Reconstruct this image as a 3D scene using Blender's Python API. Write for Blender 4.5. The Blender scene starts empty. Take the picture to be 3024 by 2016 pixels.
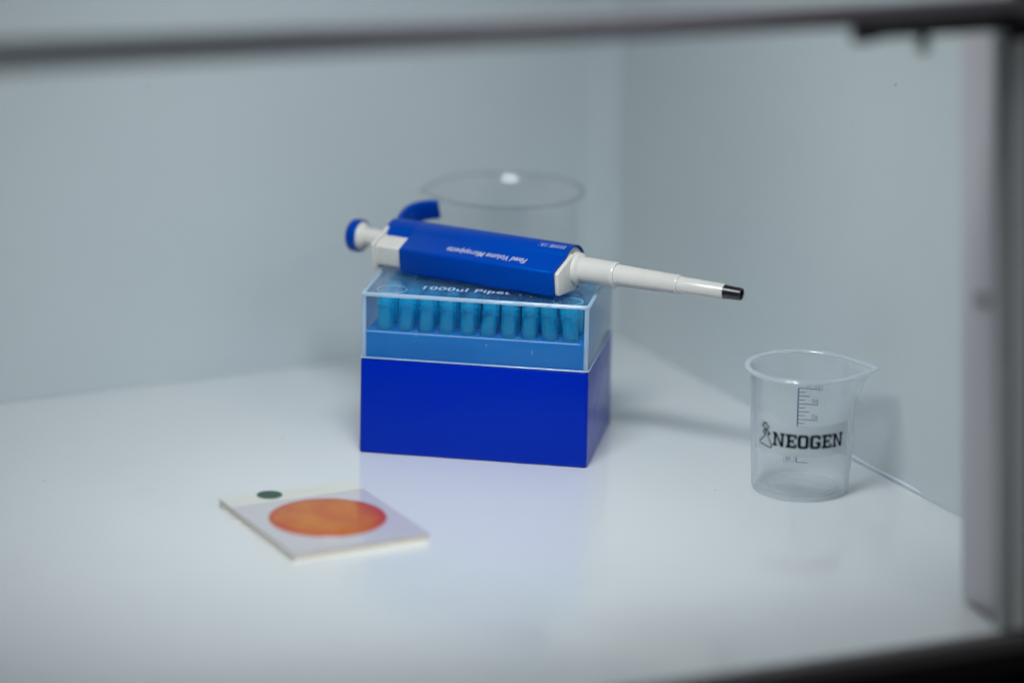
import bpy, bmesh, math, random
from mathutils import Vector, Matrix
from math import radians, sin, cos, pi
random.seed(7)
S = bpy.context.scene
COL = S.collection

# ---------------------------------------------------------------- camera
PITCH, ROLL, CAMH = radians(15.82), radians(1.046), 0.52889
cd = bpy.data.cameras.new('camera'); cam = bpy.data.objects.new('camera', cd); COL.objects.link(cam)
f_ = Vector((0, cos(PITCH), -sin(PITCH))); r_ = Vector((1, 0, 0)); u_ = r_.cross(f_)
rt = r_ * cos(ROLL) + u_ * sin(ROLL); up = -r_ * sin(ROLL) + u_ * cos(ROLL)
cam.matrix_world = Matrix(((rt.x, up.x, -f_.x, 0), (rt.y, up.y, -f_.y, 0), (rt.z, up.z, -f_.z, CAMH), (0, 0, 0, 1)))
cd.lens = 119.05; cd.sensor_width = 36; cd.sensor_fit = 'HORIZONTAL'
cd.clip_start = 0.05; cd.clip_end = 60
cd.dof.use_dof = True; cd.dof.focus_distance = 1.70; cd.dof.aperture_fstop = 2.0
S.camera = cam
# ---------------------------------------------------------------- world and lamps
w = bpy.data.worlds.new('World'); S.world = w; w.use_nodes = True
w.node_tree.nodes['Background'].inputs[0].default_value = (0.50, 0.80, 1.0, 1)
w.node_tree.nodes['Background'].inputs[1].default_value = 0.04

def lamp(name, loc, target, sx, sy, power, color, spread=180):
    l = bpy.data.lights.new(name, 'AREA'); l.shape = 'RECTANGLE'; l.size = sx; l.size_y = sy
    l.energy = power; l.color = color; l.spread = radians(spread)
    o = bpy.data.objects.new(name, l); COL.objects.link(o); o.location = loc
    o.rotation_euler = (Vector(target) - Vector(loc)).to_track_quat('-Z', 'Y').to_euler()
    return o
lamp('ceiling_panel_light', (-0.30, 1.32, 1.42), (-0.05, 1.65, 0.0), 0.55, 0.42, 0.36, (0.86, 0.97, 0.98))
lamp('cabinet_lamp', (-0.045, 1.35, 0.50), (-0.03, 1.60, 0.06), 0.20, 0.08, 0.90, (0.925, 0.985, 1.0), 93)
lamp('room_ceiling_light', (1.25, 0.0, 1.15), (0.15, 1.42, 0.1), 0.5, 0.3, 3.6, (1.0, 0.98, 0.96))
lamp('window_light', (-1.5, 1.46, 0.46), (0.1, 1.60, 0.04), 0.8, 0.5, 0.36, (1.0, 0.97, 0.93))
lamp('room_lamp', (0.30, 2.9, 1.25), (0.05, 1.7, 0.05), 0.12, 0.12, 0.9, (1.0, 0.93, 0.82))

S.view_settings.view_transform = 'Standard'; S.view_settings.look = 'None'
S.view_settings.exposure = 0.0; S.view_settings.gamma = 1.0
S.render.engine = 'CYCLES'
S.cycles.transparent_max_bounces = 40; S.cycles.max_bounces = 12
S.cycles.transmission_bounces = 10; S.cycles.glossy_bounces = 6; S.cycles.diffuse_bounces = 5
S.cycles.caustics_reflective = False; S.cycles.caustics_refractive = False

# ---------------------------------------------------------------- materials
def newmat(name):
    m = bpy.data.materials.new(name); m.use_nodes = True
    return m, m.node_tree.nodes, m.node_tree.links
def plastic(name, col, rough=0.4, spec=0.5, bump=0.0, bscale=900, var=0.0, vscale=30, coat=0.0, sss=0.0, tint=(1, 1, 1)):
    m, N, L = newmat(name); b = N['Principled BSDF']
    b.inputs['Specular Tint'].default_value = (*tint, 1)
    b.inputs['Base Color'].default_value = (*col, 1); b.inputs['Roughness'].default_value = rough
    b.inputs['Specular IOR Level'].default_value = spec
    b.inputs['Coat Weight'].default_value = coat; b.inputs['Coat Roughness'].default_value = 0.08
    if sss:
        b.inputs['Subsurface Weight'].default_value = sss; b.inputs['Subsurface Radius'].default_value = (1, 1, 1)
        b.inputs['Subsurface Scale'].default_value = 0.001
    tc = N.new('ShaderNodeTexCoord')
    if var:
        n = N.new('ShaderNodeTexNoise'); n.inputs['Scale'].default_value = vscale; n.inputs['Detail'].default_value = 6
        L.new(tc.outputs['Object'], n.inputs['Vector'])
        mr = N.new('ShaderNodeMapRange'); mr.inputs['From Min'].default_value = 0.3; mr.inputs['From Max'].default_value = 0.7
        mr.inputs['To Min'].default_value = 1 - var; mr.inputs['To Max'].default_value = 1 + var * 0.4
        L.new(n.outputs['Fac'], mr.inputs['Value'])
        mx = N.new('ShaderNodeVectorMath'); mx.operation = 'SCALE'; mx.inputs[0].default_value = col
        L.new(mr.outputs[0], mx.inputs['Scale']); L.new(mx.outputs[0], b.inputs['Base Color'])
        mr2 = N.new('ShaderNodeMapRange'); mr2.inputs['To Min'].default_value = rough * 0.8; mr2.inputs['To Max'].default_value = rough * 1.2
        L.new(n.outputs['Fac'], mr2.inputs['Value']); L.new(mr2.outputs[0], b.inputs['Roughness'])
    if bump:
        n2 = N.new('ShaderNodeTexNoise'); n2.inputs['Scale'].default_value = bscale; n2.inputs['Detail'].default_value = 3
        L.new(tc.outputs['Object'], n2.inputs['Vector'])
        bp = N.new('ShaderNodeBump'); bp.inputs['Strength'].default_value = bump; bp.inputs['Distance'].default_value = 0.0002
        L.new(n2.outputs['Fac'], bp.inputs['Height']); L.new(bp.outputs[0], b.inputs['Normal'])
    return m
def liner(name, col, rough, specks, scratch=0.5, spec=0.5, coat=0.0):
    """white cabinet liner: faint mottling, tiny dirt specks at given world points and scattered ones"""
    m, N, L = newmat(name); b = N['Principled BSDF']; b.inputs['Roughness'].default_value = rough
    b.inputs['Specular IOR Level'].default_value = spec; b.inputs['Coat Weight'].default_value = coat; b.inputs['Coat Roughness'].default_value = 0.10
    g = N.new('ShaderNodeNewGeometry')
    n = N.new('ShaderNodeTexNoise'); n.inputs['Scale'].default_value = 9; n.inputs['Detail'].default_value = 5
    L.new(g.outputs['Position'], n.inputs['Vector'])
    r = N.new('ShaderNodeValToRGB'); r.color_ramp.elements[0].position = 0.3; r.color_ramp.elements[1].position = 0.7
    r.color_ramp.elements[0].color = (col[0] * .96, col[1] * .965, col[2] * .97, 1); r.color_ramp.elements[1].color = (*col, 1)
    L.new(n.outputs['Fac'], r.inputs['Fac']); last = r.outputs[0]
    v = N.new('ShaderNodeTexVoronoi'); v.inputs['Scale'].default_value = 26
    L.new(g.outputs['Position'], v.inputs['Vector'])
    ad = N.new('ShaderNodeSeparateColor'); L.new(v.outputs['Color'], ad.inputs[0])
    th = N.new('ShaderNodeMapRange'); th.inputs['From Min'].default_value = 0.6; th.inputs['From Max'].default_value = 1.0
    th.inputs['To Min'].default_value = 0.0; th.inputs['To Max'].default_value = 0.017; L.new(ad.outputs[0], th.inputs['Value'])
    lt = N.new('ShaderNodeMath'); lt.operation = 'LESS_THAN'; L.new(v.outputs['Distance'], lt.inputs[0]); L.new(th.outputs[0], lt.inputs[1])
    def darken(fac_out, c, strength, last):
        mu = N.new('ShaderNodeMath'); mu.operation = 'MULTIPLY'; mu.inputs[1].default_value = strength; L.new(fac_out, mu.inputs[0])
        mx = N.new('ShaderNodeMix'); mx.data_type = 'RGBA'; L.new(mu.outputs[0], mx.inputs['Factor']); L.new(last, mx.inputs['A'])
        mx.inputs['B'].default_value = (*c, 1); return mx.outputs['Result']
    last = darken(lt.outputs[0], (0.12, 0.12, 0.13), 0.55, last)
    for (p, rad, st) in specks:
        d = N.new('ShaderNodeVectorMath'); d.operation = 'DISTANCE'; d.inputs[1].default_value = p; L.new(g.outputs['Position'], d.inputs[0])
        q = N.new('ShaderNodeMapRange'); q.inputs['From Min'].default_value = rad * .6; q.inputs['From Max'].default_value = rad * 1.3
        q.inputs['To Min'].default_value = 1; q.inputs['To Max'].default_value = 0; L.new(d.outputs['Value'], q.inputs['Value'])
        last = darken(q.outputs[0], (0.08, 0.09, 0.13), st, last)
    # hair-fine scuffs
    mp = N.new('ShaderNodeMapping'); mp.inputs['Scale'].default_value = (14, 14, 160); mp.inputs['Rotation'].default_value = (0.25, 0.2, 0.4)
    L.new(g.outputs['Position'], mp.inputs['Vector'])
    n3 = N.new('ShaderNodeTexNoise'); n3.inputs['Scale'].default_value = 1.3; n3.inputs['Detail'].default_value = 2; L.new(mp.outputs[0], n3.inputs['Vector'])
    q = N.new('ShaderNodeMapRange'); q.inputs['From Min'].default_value = 0.70; q.inputs['From Max'].default_value = 0.76; L.new(n3.outputs['Fac'], q.inputs['Value'])
    last = darken(q.outputs[0], (0.3, 0.3, 0.32), 0.10 * scratch, last)
    L.new(last, b.inputs['Base Color'])
    rr = N.new('ShaderNodeMapRange'); rr.inputs['To Min'].default_value = rough * .8; rr.inputs['To Max'].default_value = rough * 1.25
    L.new(n.outputs['Fac'], rr.inputs['Value']); L.new(rr.outputs[0], b.inputs['Roughness'])
    return m
def clear(name, tint, milk, base, edge, power=2.5, rough=0.06, spec=1.0, transl=0.5, ior0=0.045, bump=0.0):
    """thin clear or milky plastic / glass sheet: see-through face on, whiter and more mirror-like at a glancing angle"""
    m, N, L = newmat(name); N.remove(N['Principled BSDF']); out = N['Material Output']
    lw = N.new('ShaderNodeLayerWeight'); lw.inputs['Blend'].default_value = 0.5
    pw = N.new('ShaderNodeMath'); pw.operation = 'POWER'; pw.inputs[1].default_value = power; L.new(lw.outputs['Facing'], pw.inputs[0])
    mr = N.new('ShaderNodeMapRange'); mr.inputs['To Min'].default_value = base; mr.inputs['To Max'].default_value = edge; L.new(pw.outputs[0], mr.inputs['Value'])
    tr = N.new('ShaderNodeBsdfTransparent'); tr.inputs[0].default_value = (*tint, 1)
    df = N.new('ShaderNodeBsdfDiffuse'); df.inputs[0].default_value = (*milk, 1)
    tl = N.new('ShaderNodeBsdfTranslucent'); tl.inputs[0].default_value = (*milk, 1)
    m1 = N.new('ShaderNodeMixShader'); m1.inputs[0].default_value = transl; L.new(df.outputs[0], m1.inputs[1]); L.new(tl.outputs[0], m1.inputs[2])
    m2 = N.new('ShaderNodeMixShader'); L.new(mr.outputs[0], m2.inputs[0]); L.new(tr.outputs[0], m2.inputs[1]); L.new(m1.outputs[0], m2.inputs[2])
    gl = N.new('ShaderNodeBsdfGlossy'); gl.inputs['Roughness'].default_value = rough
    p5 = N.new('ShaderNodeMath'); p5.operation = 'POWER'; p5.inputs[1].default_value = 5; L.new(lw.outputs['Facing'], p5.inputs[0])
    fr = N.new('ShaderNodeMapRange'); fr.inputs['To Min'].default_value = ior0 * spec; fr.inputs['To Max'].default_value = spec; L.new(p5.outputs[0], fr.inputs['Value'])
    m3 = N.new('ShaderNodeMixShader'); L.new(fr.outputs[0], m3.inputs[0]); L.new(m2.outputs[0], m3.inputs[1]); L.new(gl.outputs[0], m3.inputs[2])
    if bump:
        tc = N.new('ShaderNodeTexCoord'); n2 = N.new('ShaderNodeTexNoise'); n2.inputs['Scale'].default_value = 60
        L.new(tc.outputs['Object'], n2.inputs['Vector'])
        bp = N.new('ShaderNodeBump'); bp.inputs['Strength'].default_value = bump; bp.inputs['Distance'].default_value = 0.001
        L.new(n2.outputs['Fac'], bp.inputs['Height']); L.new(bp.outputs[0], gl.inputs['Normal'])
    L.new(m3.outputs[0], out.inputs[0])
    return m

M = {}
M['floor'] = liner('white_worktop_liner', (0.69, 0.71, 0.725), 0.15, [((0.1025, 1.6025, 0.0), 0.00045, .9), ((0.0705, 1.677, 0), .0004, .5), ((-.118, 1.675, 0), .0012, .18)], spec=0.8, coat=0.55)
M['wall'] = liner('white_cabinet_liner', (0.545, 0.60, 0.625), 0.42, [])
M['box'] = plastic('deep_blue_polypropylene', (0.0, 0.016, 0.37), 0.24, 0.3, 0.12, 700, 0.0, 25, tint=(0.25, 0.6, 1.0))
M['rack'] = plastic('blue_polypropylene_rack', (0.0, 0.14, 0.45), 0.38, 0.3, tint=(0.25, 0.6, 1.0))
M['lid'] = clear('clear_polystyrene_lid', (0.97, 0.985, 0.995), (0.30, 0.62, 1.0), 0.006, 0.75, 6.0, 0.03, 1.0, 0.45, 0.02)
M['tip'] = clear('translucent_blue_tip_plastic', (0.62, 0.93, 1.0), (0.02, 0.72, 1.0), 0.26, 0.8, 1.8, 0.12, 0.9, 0.5)
M['grip'] = plastic('blue_handle_plastic', (0.0, 0.040, 0.34), 0.40, 0.4, 0.25, 1800, 0.05, 40, tint=(0.0, 0.75, 1.0))
M['white'] = plastic('white_handle_plastic', (0.62, 0.605, 0.575), 0.38, 0.5, 0.15, 1500, 0.06, 160)
M['nozzle'] = plastic('white_nozzle_plastic', (0.58, 0.565, 0.54), 0.24, 0.5)
M['black'] = plastic('black_plastic', (0.006, 0.006, 0.008), 0.3, 0.5)
M['ink'] = plastic('pale_grey_print', (0.42, 0.46, 0.58), 0.6)
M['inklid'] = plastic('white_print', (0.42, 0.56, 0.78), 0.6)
M['sill'] = plastic('black_rubber_sill', (0.13, 0.12, 0.125), 0.55, 0.3)
M['pp'] = clear('milky_polypropylene', (0.995, 0.997, 1.0), (0.90, 0.94, 0.97), 0.085, 0.72, 3.2, 0.13, 0.8, 0.55)
M['pprim'] = clear('milky_polypropylene_rim', (0.95, 0.97, 0.99), (0.84, 0.89, 0.94), 0.38, 0.7, 1.6, 0.10, 0.8, 0.45, 0.10)
M['glass'] = clear('borosilicate_glass', (0.997, 0.998, 0.998), (0.6, 0.65, 0.65), 0.0, 0.02, 6.0, 0.10, 0.20, 0.5, 0.22)
M['glassrim'] = clear('borosilicate_glass_rim', (0.90, 0.92, 0.90), (0.45, 0.48, 0.44), 0.0, 0.32, 3.0, 0.05, 0.7, 0.5)
M['scale'] = plastic('blue_scale_ink', (0.004, 0.025, 0.17), 0.8, 0.1)
M['navy'] = plastic('dark_navy_print', (0.0, 0.005, 0.012), 0.9, 0.05)
M['sticker'] = clear('thin_white_sticker', (0.9, 0.9, 0.9), (0.74, 0.77, 0.80), 0.52, 0.7, 2, 0.3, 0.3, 0.45)
M['rod'] = plastic('white_rod_plastic', (0.72, 0.75, 0.86), 0.35)
M['rail'] = plastic('dark_grey_rubber', (0.19, 0.17, 0.195), 0.6, 0.3)
M['post'] = plastic('grey_anodised_profile', (0.92, 0.93, 0.94), 0.45, 0.5)
M['postdark'] = plastic('mid_grey_profile', (0.36, 0.36, 0.365), 0.5, 0.5)
M['frameblack'] = plastic('black_frame_paint', (0.010, 0.009, 0.010), 0.6, 0.3)
M['panel'] = plastic('pale_grey_panel', (0.56, 0.54, 0.575), 0.5, 0.4)
M['latch'] = plastic('grey_latch_metal', (0.34, 0.34, 0.345), 0.5)
M['bench'] = plastic('dark_brown_wood', (0.060, 0.036, 0.026), 0.6, 0.3, 0, 900, 0.5, 12)
M['card'] = plastic('white_film', (0.53, 0.505, 0.54), 0.08, 0.8, coat=0.6)
M['cardbase'] = plastic('white_coated_card', (0.88, 0.87, 0.80), 0.5)
M['foam'] = plastic('tan_card_edge', (0.85, 0.76, 0.66), 0.8)
M['cream'] = plastic('cream_film_strip', (0.62, 0.62, 0.565), 0.12, 0.7)
M['green'] = plastic('dark_green_print', (0.004, 0.05, 0.025), 0.25, 0.6)
M['greyink'] = plastic('grey_print', (0.50, 0.52, 0.45), 0.5)
M['bubble'] = plastic('olive_gas_bubble', (0.40, 0.20, 0.045), 0.35)
M['hole'] = plastic('blue_socket_shadowed_plastic', (0.006, 0.07, 0.50), 0.5)

def gel():
    m, N, L = newmat('orange_gel'); b = N['Principled BSDF']; b.inputs['Roughness'].default_value = 0.10
    b.inputs['Specular IOR Level'].default_value = 0.5
    tc = N.new('ShaderNodeTexCoord')
    ln = N.new('ShaderNodeVectorMath'); ln.operation = 'LENGTH'; L.new(tc.outputs['Object'], ln.inputs[0])
    n0 = N.new('ShaderNodeTexNoise'); n0.inputs['Scale'].default_value = 90; L.new(tc.outputs['Object'], n0.inputs['Vector'])
    a = N.new('ShaderNodeMath'); a.operation = 'MULTIPLY_ADD'; a.inputs[1].default_value = 0.004; L.new(n0.outputs['Fac'], a.inputs[0]); L.new(ln.outputs['Value'], a.inputs[2])
    mr = N.new('ShaderNodeMapRange'); mr.inputs['From Min'].default_value = 0.0245; mr.inputs['From Max'].default_value = 0.0305; L.new(a.outputs[0], mr.inputs['Value'])
    mp = N.new('ShaderNodeMapping'); mp.inputs['Scale'].default_value = (42, 60, 40); mp.inputs['Location'].default_value = (0.3, 0.1, 0)
    mp.inputs['Rotation'].default_value = (0, 0, radians(-25))
    L.new(tc.outputs['Object'], mp.inputs['Vector'])
    n1 = N.new('ShaderNodeTexNoise'); n1.inputs['Scale'].default_value = 1.0; n1.inputs['Detail'].default_value = 2; L.new(mp.outputs[0], n1.inputs['Vector'])
    r = N.new('ShaderNodeValToRGB'); E = r.color_ramp.elements
    E[0].position = 0.36; E[0].color = (0.45, 0.082, 0.003, 1); E[1].position = 0.64; E[1].color = (0.50, 0.150, 0.003, 1)
    L.new(n1.outputs['Fac'], r.inputs[0])
    mx = N.new('ShaderNodeMix'); mx.data_type = 'RGBA'; L.new(mr.outputs[0], mx.inputs['Factor']); L.new(r.outputs[0], mx.inputs['A'])
    mx.inputs['B'].default_value = (0.44, 0.048, 0.008, 1); L.new(mx.outputs['Result'], b.inputs['Base Color'])
    return m
M['gel'] = gel()

# ---------------------------------------------------------------- helpers
def link(name, me, mat, parent=None, mw=None, smooth=None):
    o = bpy.data.objects.new(name, me); COL.objects.link(o)
    if mat and not me.materials: me.materials.append(mat)
    if parent: o.parent = parent
    if mw is not None: o.matrix_local = mw
    if smooth is not None:
        for p in me.polygons: p.use_smooth = True
        me.set_sharp_from_angle(angle=radians(smooth))
    return o
def mesh(name, verts, faces):
    me = bpy.data.meshes.new(name); me.from_pydata([tuple(v) for v in verts], [], faces); me.update(); return me
def fix(bm):
    bmesh.ops.recalc_face_normals(bm, faces=bm.faces)
def from_bm(name, bm):
    fix(bm); me = bpy.data.meshes.new(name); bm.to_mesh(me); bm.free(); return me
def thing(name, label, cat, mw=None, group=None):
    o = bpy.data.objects.new(name, None); COL.objects.link(o); o.empty_display_size = 0.01
    if mw is not None: o.matrix_world = mw
    tag(o, label, cat, group); return o
def tag(o, label=None, cat=None, group=None, kind=None):
    if label: o['label'] = label
    if cat: o['category'] = cat
    if group: o['group'] = group
    if kind: o['kind'] = kind
    return o
def hexa(name, P8, bev=0.0, seg=2):
    """box from 8 points: bottom ring of four then top ring of four"""
    bm = bmesh.new(); v = [bm.verts.new(p) for p in P8]
    for f in ((3, 2, 1, 0), (4, 5, 6, 7), (0, 1, 5, 4), (1, 2, 6, 5), (2, 3, 7, 6), (3, 0, 4, 7)): bm.faces.new([v[i] for i in f])
    fix(bm)
    if bev: bmesh.ops.bevel(bm, geom=bm.edges[:], offset=bev, segments=seg, affect='EDGES', profile=0.5)
    return from_bm(name, bm)
def boxm(name, x0, x1, y0, y1, z0, z1, bev=0.0, seg=2):
    return hexa(name, [(x0, y0, z0), (x1, y0, z0), (x1, y1, z0), (x0, y1, z0), (x0, y0, z1), (x1, y0, z1), (x1, y1, z1), (x0, y1, z1)], bev, seg)
def lathe(name, prof, n=64, closed=False):
    """profile of (radius, z) turned about z"""
    vs, fs, idx = [], [], []
    for (r, z) in prof:
        if r < 1e-7: idx.append([len(vs)] * n); vs.append((0, 0, z))
        else:
            idx.append(list(range(len(vs), len(vs) + n)))
            vs += [(r * cos(2 * pi * k / n), r * sin(2 * pi * k / n), z) for k in range(n)]
    rings = list(zip(idx, idx[1:]))
    if closed: rings.append((idx[-1], idx[0]))
    for a, b in rings:
        for k in range(n):
            q = [a[k], a[(k + 1) % n], b[(k + 1) % n], b[k]]; q2 = []
            for i in q:
                if i not in q2: q2.append(i)
            if len(q2) > 2: fs.append(q2)
    bm = bmesh.new(); me = mesh('t', vs, fs); bm.from_mesh(me); bpy.data.meshes.remove(me)
    return from_bm(name, bm)
def prism(name, poly, z0, z1, bev=0.0, seg=2):
    """polygon (x, y) extruded from z0 to z1"""
    bm = bmesh.new(); a = [bm.verts.new((x, y, z0)) for x, y in poly]; b = [bm.verts.new((x, y, z1)) for x, y in poly]; n = len(poly)
    bm.faces.new(a[::-1]); bm.faces.new(b)
    for k in range(n): bm.faces.new([a[k], a[(k + 1) % n], b[(k + 1) % n], b[k]])
    fix(bm)
    if bev:
        es = [e for e in bm.edges if e.calc_length() > 0 and len(e.link_faces) == 2 and e.calc_face_angle(0) > 0.5]
        bmesh.ops.bevel(bm, geom=es, offset=bev, segments=seg, affect='EDGES', profile=0.5)
    return from_bm(name, bm)
def text_mesh(body, size, stretch=1.0, shear=0.0, spacing=1.0, bold=0.0):
    c = bpy.data.curves.new('t', 'FONT'); c.body = body; c.size = size; c.shear = shear; c.space_character = spacing; c.offset = bold
    c.resolution_u = 4
    o = bpy.data.objects.new('t', c); COL.objects.link(o); dg = bpy.context.evaluated_depsgraph_get(); dg.update()
    me = bpy.data.meshes.new_from_object(o.evaluated_get(dg)); bpy.data.objects.remove(o); bpy.data.curves.remove(c)
    me.materials.clear()
    for v in me.vertices: v.co.x *= stretch
    xs = [v.co.x for v in me.vertices]; x0, x1 = min(xs), max(xs)
    for v in me.vertices: v.co.x -= x0
    return me, x1 - x0
def fit_text(me, width, x0=0.0):
    """scale the lettering horizontally to an exact width"""
    xs = [v.co.x for v in me.vertices]; a, b = min(xs), max(xs)
    for v in me.vertices: v.co.x = x0 + (v.co.x - a) / (b - a) * width
    return me
def slice_x(me, step):
    bm = bmesh.new(); bm.from_mesh(me); xs = [v.co.x for v in bm.verts]; x = min(xs) + step
    while x < max(xs):
        bmesh.ops.bisect_plane(bm, geom=bm.verts[:] + bm.edges[:] + bm.faces[:], plane_co=(x, 0, 0), plane_no=(1, 0, 0)); x += step
    bm.to_mesh(me); bm.free(); return me
def wrap(me, R, ang0, flip=1, taper=0.0, zref=0.0):
    """bend flat art (x, y) round a vertical cylinder: x is arc length, y is height"""
    for v in me.vertices:
        r = R + taper * (v.co.y - zref); a = ang0 + flip * v.co.x / R
        v.co = Vector((r * cos(a), r * sin(a), v.co.y))
    me.update(); return me
def basis(o, x, y, z):
    return Matrix(((x[0], y[0], z[0], o[0]), (x[1], y[1], z[1], o[1]), (x[2], y[2], z[2], o[2]), (0, 0, 0, 1)))

# ---------------------------------------------------------------- the cabinet: worktop, walls, bench below
WL, WD = Vector((-0.2725, 1.7277, 0)), Vector((cos(radians(27.32)), sin(radians(27.32)), 0))       # foot of the back wall
RL, RD = Vector((0.0796, 1.8465, 0)), Vector((cos(radians(-63.24)), sin(radians(-63.24)), 0))      # foot of the right wall
den = WD.x * RD.y - WD.y * RD.x; dv = RL - WL
CORNER = WL + WD * ((dv.x * RD.y - dv.y * RD.x) / den)
WN = Vector((-WD.y, WD.x, 0)); RN = Vector((-RD.y, RD.x, 0))          # outward normals (away from the room inside)
if RN.dot(Vector((1, 0, 0))) < 0: RN = -RN
FO = Vector((0.2239, 1.4127, 0)); FD = Vector((cos(radians(23.8)), sin(radians(23.8)), 0))          # front edge line
FB = Vector((-FD.y, FD.x, 0)); TH = radians(6); UD = Vector((0, 0, cos(TH))) + FB * sin(TH); ND = FB * cos(TH) - Vector((0, 0, sin(TH)))
def fp(u, b, v): return FO + FD * u + ND * b + UD * v
def fbox(name, u0, u1, b0, b1, v0, v1, bev=0.0, seg=2):
    return hexa(name, [fp(u0, b0, v0), fp(u1, b0, v0), fp(u1, b1, v0), fp(u0, b1, v0), fp(u0, b0, v1), fp(u1, b0, v1), fp(u1, b1, v1), fp(u0, b1, v1)], bev, seg)
pl = [FO - FD * 0.62, FO + FD * 0.012, CORNER + RN * 0.012 + RD * 0.54, CORNER + RN * 0.012 + WN * 0.012, CORNER + WN * 0.012 - WD * 0.75]
pl = [FO - FD * 0.62, FO + FD * 0.09, CORNER + RN * 0.03 + RD * 0.50, CORNER + RN * 0.03 + WN * 0.012, CORNER + WN * 0.012 - WD * 0.52]
o = link('work_surface', prism('work_surface', [(p.x, p.y) for p in pl], -0.012, 0.0), M['floor']); tag(o, kind='structure')
def wall(name, a, b, n, h, t):
    return hexa(name, [a, b, b + n * t, a + n * t] + [p + Vector((0, 0, h)) for p in (a, b, b + n * t, a + n * t)])
z0 = Vector((0, 0, 0.0002))
o = link('back_wall', wall('back_wall', CORNER - WD * 0.52 + z0, CORNER + RN * 0.011 + z0, WN, 0.46, 0.01), M['wall']); tag(o, kind='structure')
wallr = M['wall'].copy()
M['wallr'] = liner('white_side_liner', (0.56, 0.615, 0.625), 0.42, [((0.1861, 1.6353, 0.1999), 0.00085, .5), ((0.1600, 1.6870, 0.2100), .00035, .8), ((0.1691, 1.6690, 0.1734), .00035, .8), ((0.1706, 1.6661, 0.1832), .0003, .5)])
o = link('side_wall', wall('side_wall', CORNER + z0 - WN * 0.0005, CORNER + RD * 0.46 + z0, RN, 0.46, 0.01), M['wallr']); tag(o, kind='structure')
o = link('bench_top', boxm('bench_top', -1.6, 1.6, 0.2, 2.6, -0.09, -0.045), M['bench']); tag(o, kind='structure')

RF = 0.020                                             # coved inner corner between the two walls
th_a = math.atan2(-WN.y, -WN.x); inx = CORNER - WN * RF - RN * RF
cove = []
for i in range(17):
    q = i / 16; dirv = (WN * cos(q * pi / 2) + RN * sin(q * pi / 2)).normalized(); cove.append(inx + dirv * (RF + 0.0002))
vs_, fs_ = [], []
for p in cove: vs_ += [Vector((p.x, p.y, 0.0004)), Vector((p.x, p.y, 0.4598))]
cc = CORNER + (WN + RN) * 0.004; vs_ += [Vector((cc.x, cc.y, 0.0004)), Vector((cc.x, cc.y, 0.4598))]
for i in range(16): fs_.append([2 * i, 2 * i + 2, 2 * i + 3, 2 * i + 1])
fs_ += [[32, 34, 35, 33], [34, 0, 1, 35], [2 * i for i in range(17)] + [34], [2 * i + 1 for i in range(17)] + [35]]
bm = bmesh.new(); tm_ = mesh('t', vs_, fs_); bm.from_mesh(tm_)
o = link('wall_corner', from_bm('wall_corner', bm), M['wall'], smooth=30); tag(o, kind='structure')
# front frame of the cabinet
fr = thing('cabinet_frame', 'dark grey cabinet frame with a rail across the top and a post at right', 'frame', Matrix.Translation(FO))
inv = Matrix.Translation(-FO)
def fpart(name, me, mat, **k):
    me.transform(inv); return link(name, me, mat, fr, **k)
fpart('top_rail', hexa('top_rail', [fp(u_q, b_q, 0.2755 - 0.0138 * u_q + s_q * 0.0048) for s_q in (-1, 1) for (u_q, b_q) in ((-0.66, -0.006), (0.02, -0.006), (0.02, 0.004), (-0.66, 0.004))], 0.0012), M['rail'])
fpart('post', fbox('post', -0.0048, -0.0006, -0.003, 0.008, 0.0005, 0.2735, 0.0005), M['postdark'])
fpart('post_cover', fbox('post_cover', -0.0005, 0.0050, -0.0055, 0.006, 0.001, 0.262, 0.0008), M['post'])
fpart('outer_profile', fbox('outer_profile', 0.0051, 0.05, -0.0055, 0.006, -0.03, 0.31, 0.0008), M['frameblack'])
cb_ = fpart('corner_bracket', prism('corner_bracket', [(-0.0005, 0.2742), (-0.0005, 0.262), (-0.0035, 0.262), (-0.0065, 0.2705), (-0.0135, 0.2742)], -0.007, -0.0032), M['frameblack'])
me = cb_.data; me.transform(Matrix.Translation(FO))
for v in me.vertices: v.co = fp(v.co.x, v.co.z, v.co.y) - FO
me.update()
fpart('seal_strip', fbox('seal_strip', -0.077, -0.002, -0.0095, -0.0062, 0.2668, 0.2732, 0.0008), M['frameblack'])
fpart('seal_end', fbox('seal_end', -0.083, -0.0705, -0.0098, -0.0060, 0.2655, 0.2740, 0.0012), M['frameblack'])
fpart('hook', fbox('hook', -0.0505, -0.0455, -0.0085, -0.0045, 0.2590, 0.2675, 0.001), M['latch'])
fpart('front_sill', fbox('front_sill', -0.66, 0.0060, -0.007, -0.0003, -0.009, -0.0006, 0.002, 3), M['sill'])
fpart('sill_seal', fbox('sill_seal', -0.66, 0.0060, -0.005, 0.0, -0.019, -0.0092, 0.001), M['frameblack'])
# pale inner jamb panel leaning back behind the post
A, B = Vector((0.2068, 1.4523, 0.0003)), Vector((0.2236, 1.4172, 0.0003)); o_ = Vector((0.03, 0.012, 0)); k_ = UD * 0.31
fpart('jamb_panel', hexa('jamb_panel', [A, B, B + o_, A + o_, A + k_, B + k_, B + o_ + k_, A + o_ + k_]), M['panel'])
ab = (B - A).normalized(); lw2 = Vector((-ab.y, ab.x, 0)) * -0.0011 if Vector((-ab.y, ab.x, 0)).x > 0 else Vector((-ab.y, ab.x, 0)) * 0.0011
l0, l1 = A + ab * 0.011, A + ab * 0.030
fpart('latch', hexa('latch', [l0 + UD * .1370, l1 + UD * .1405, l1 + UD * .1405 + lw2, l0 + UD * .1370 + lw2, l0 + UD * .1442, l1 + UD * .1480, l1 + UD * .1480 + lw2, l0 + UD * .1442 + lw2], 0.0003), M['latch'])
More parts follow.
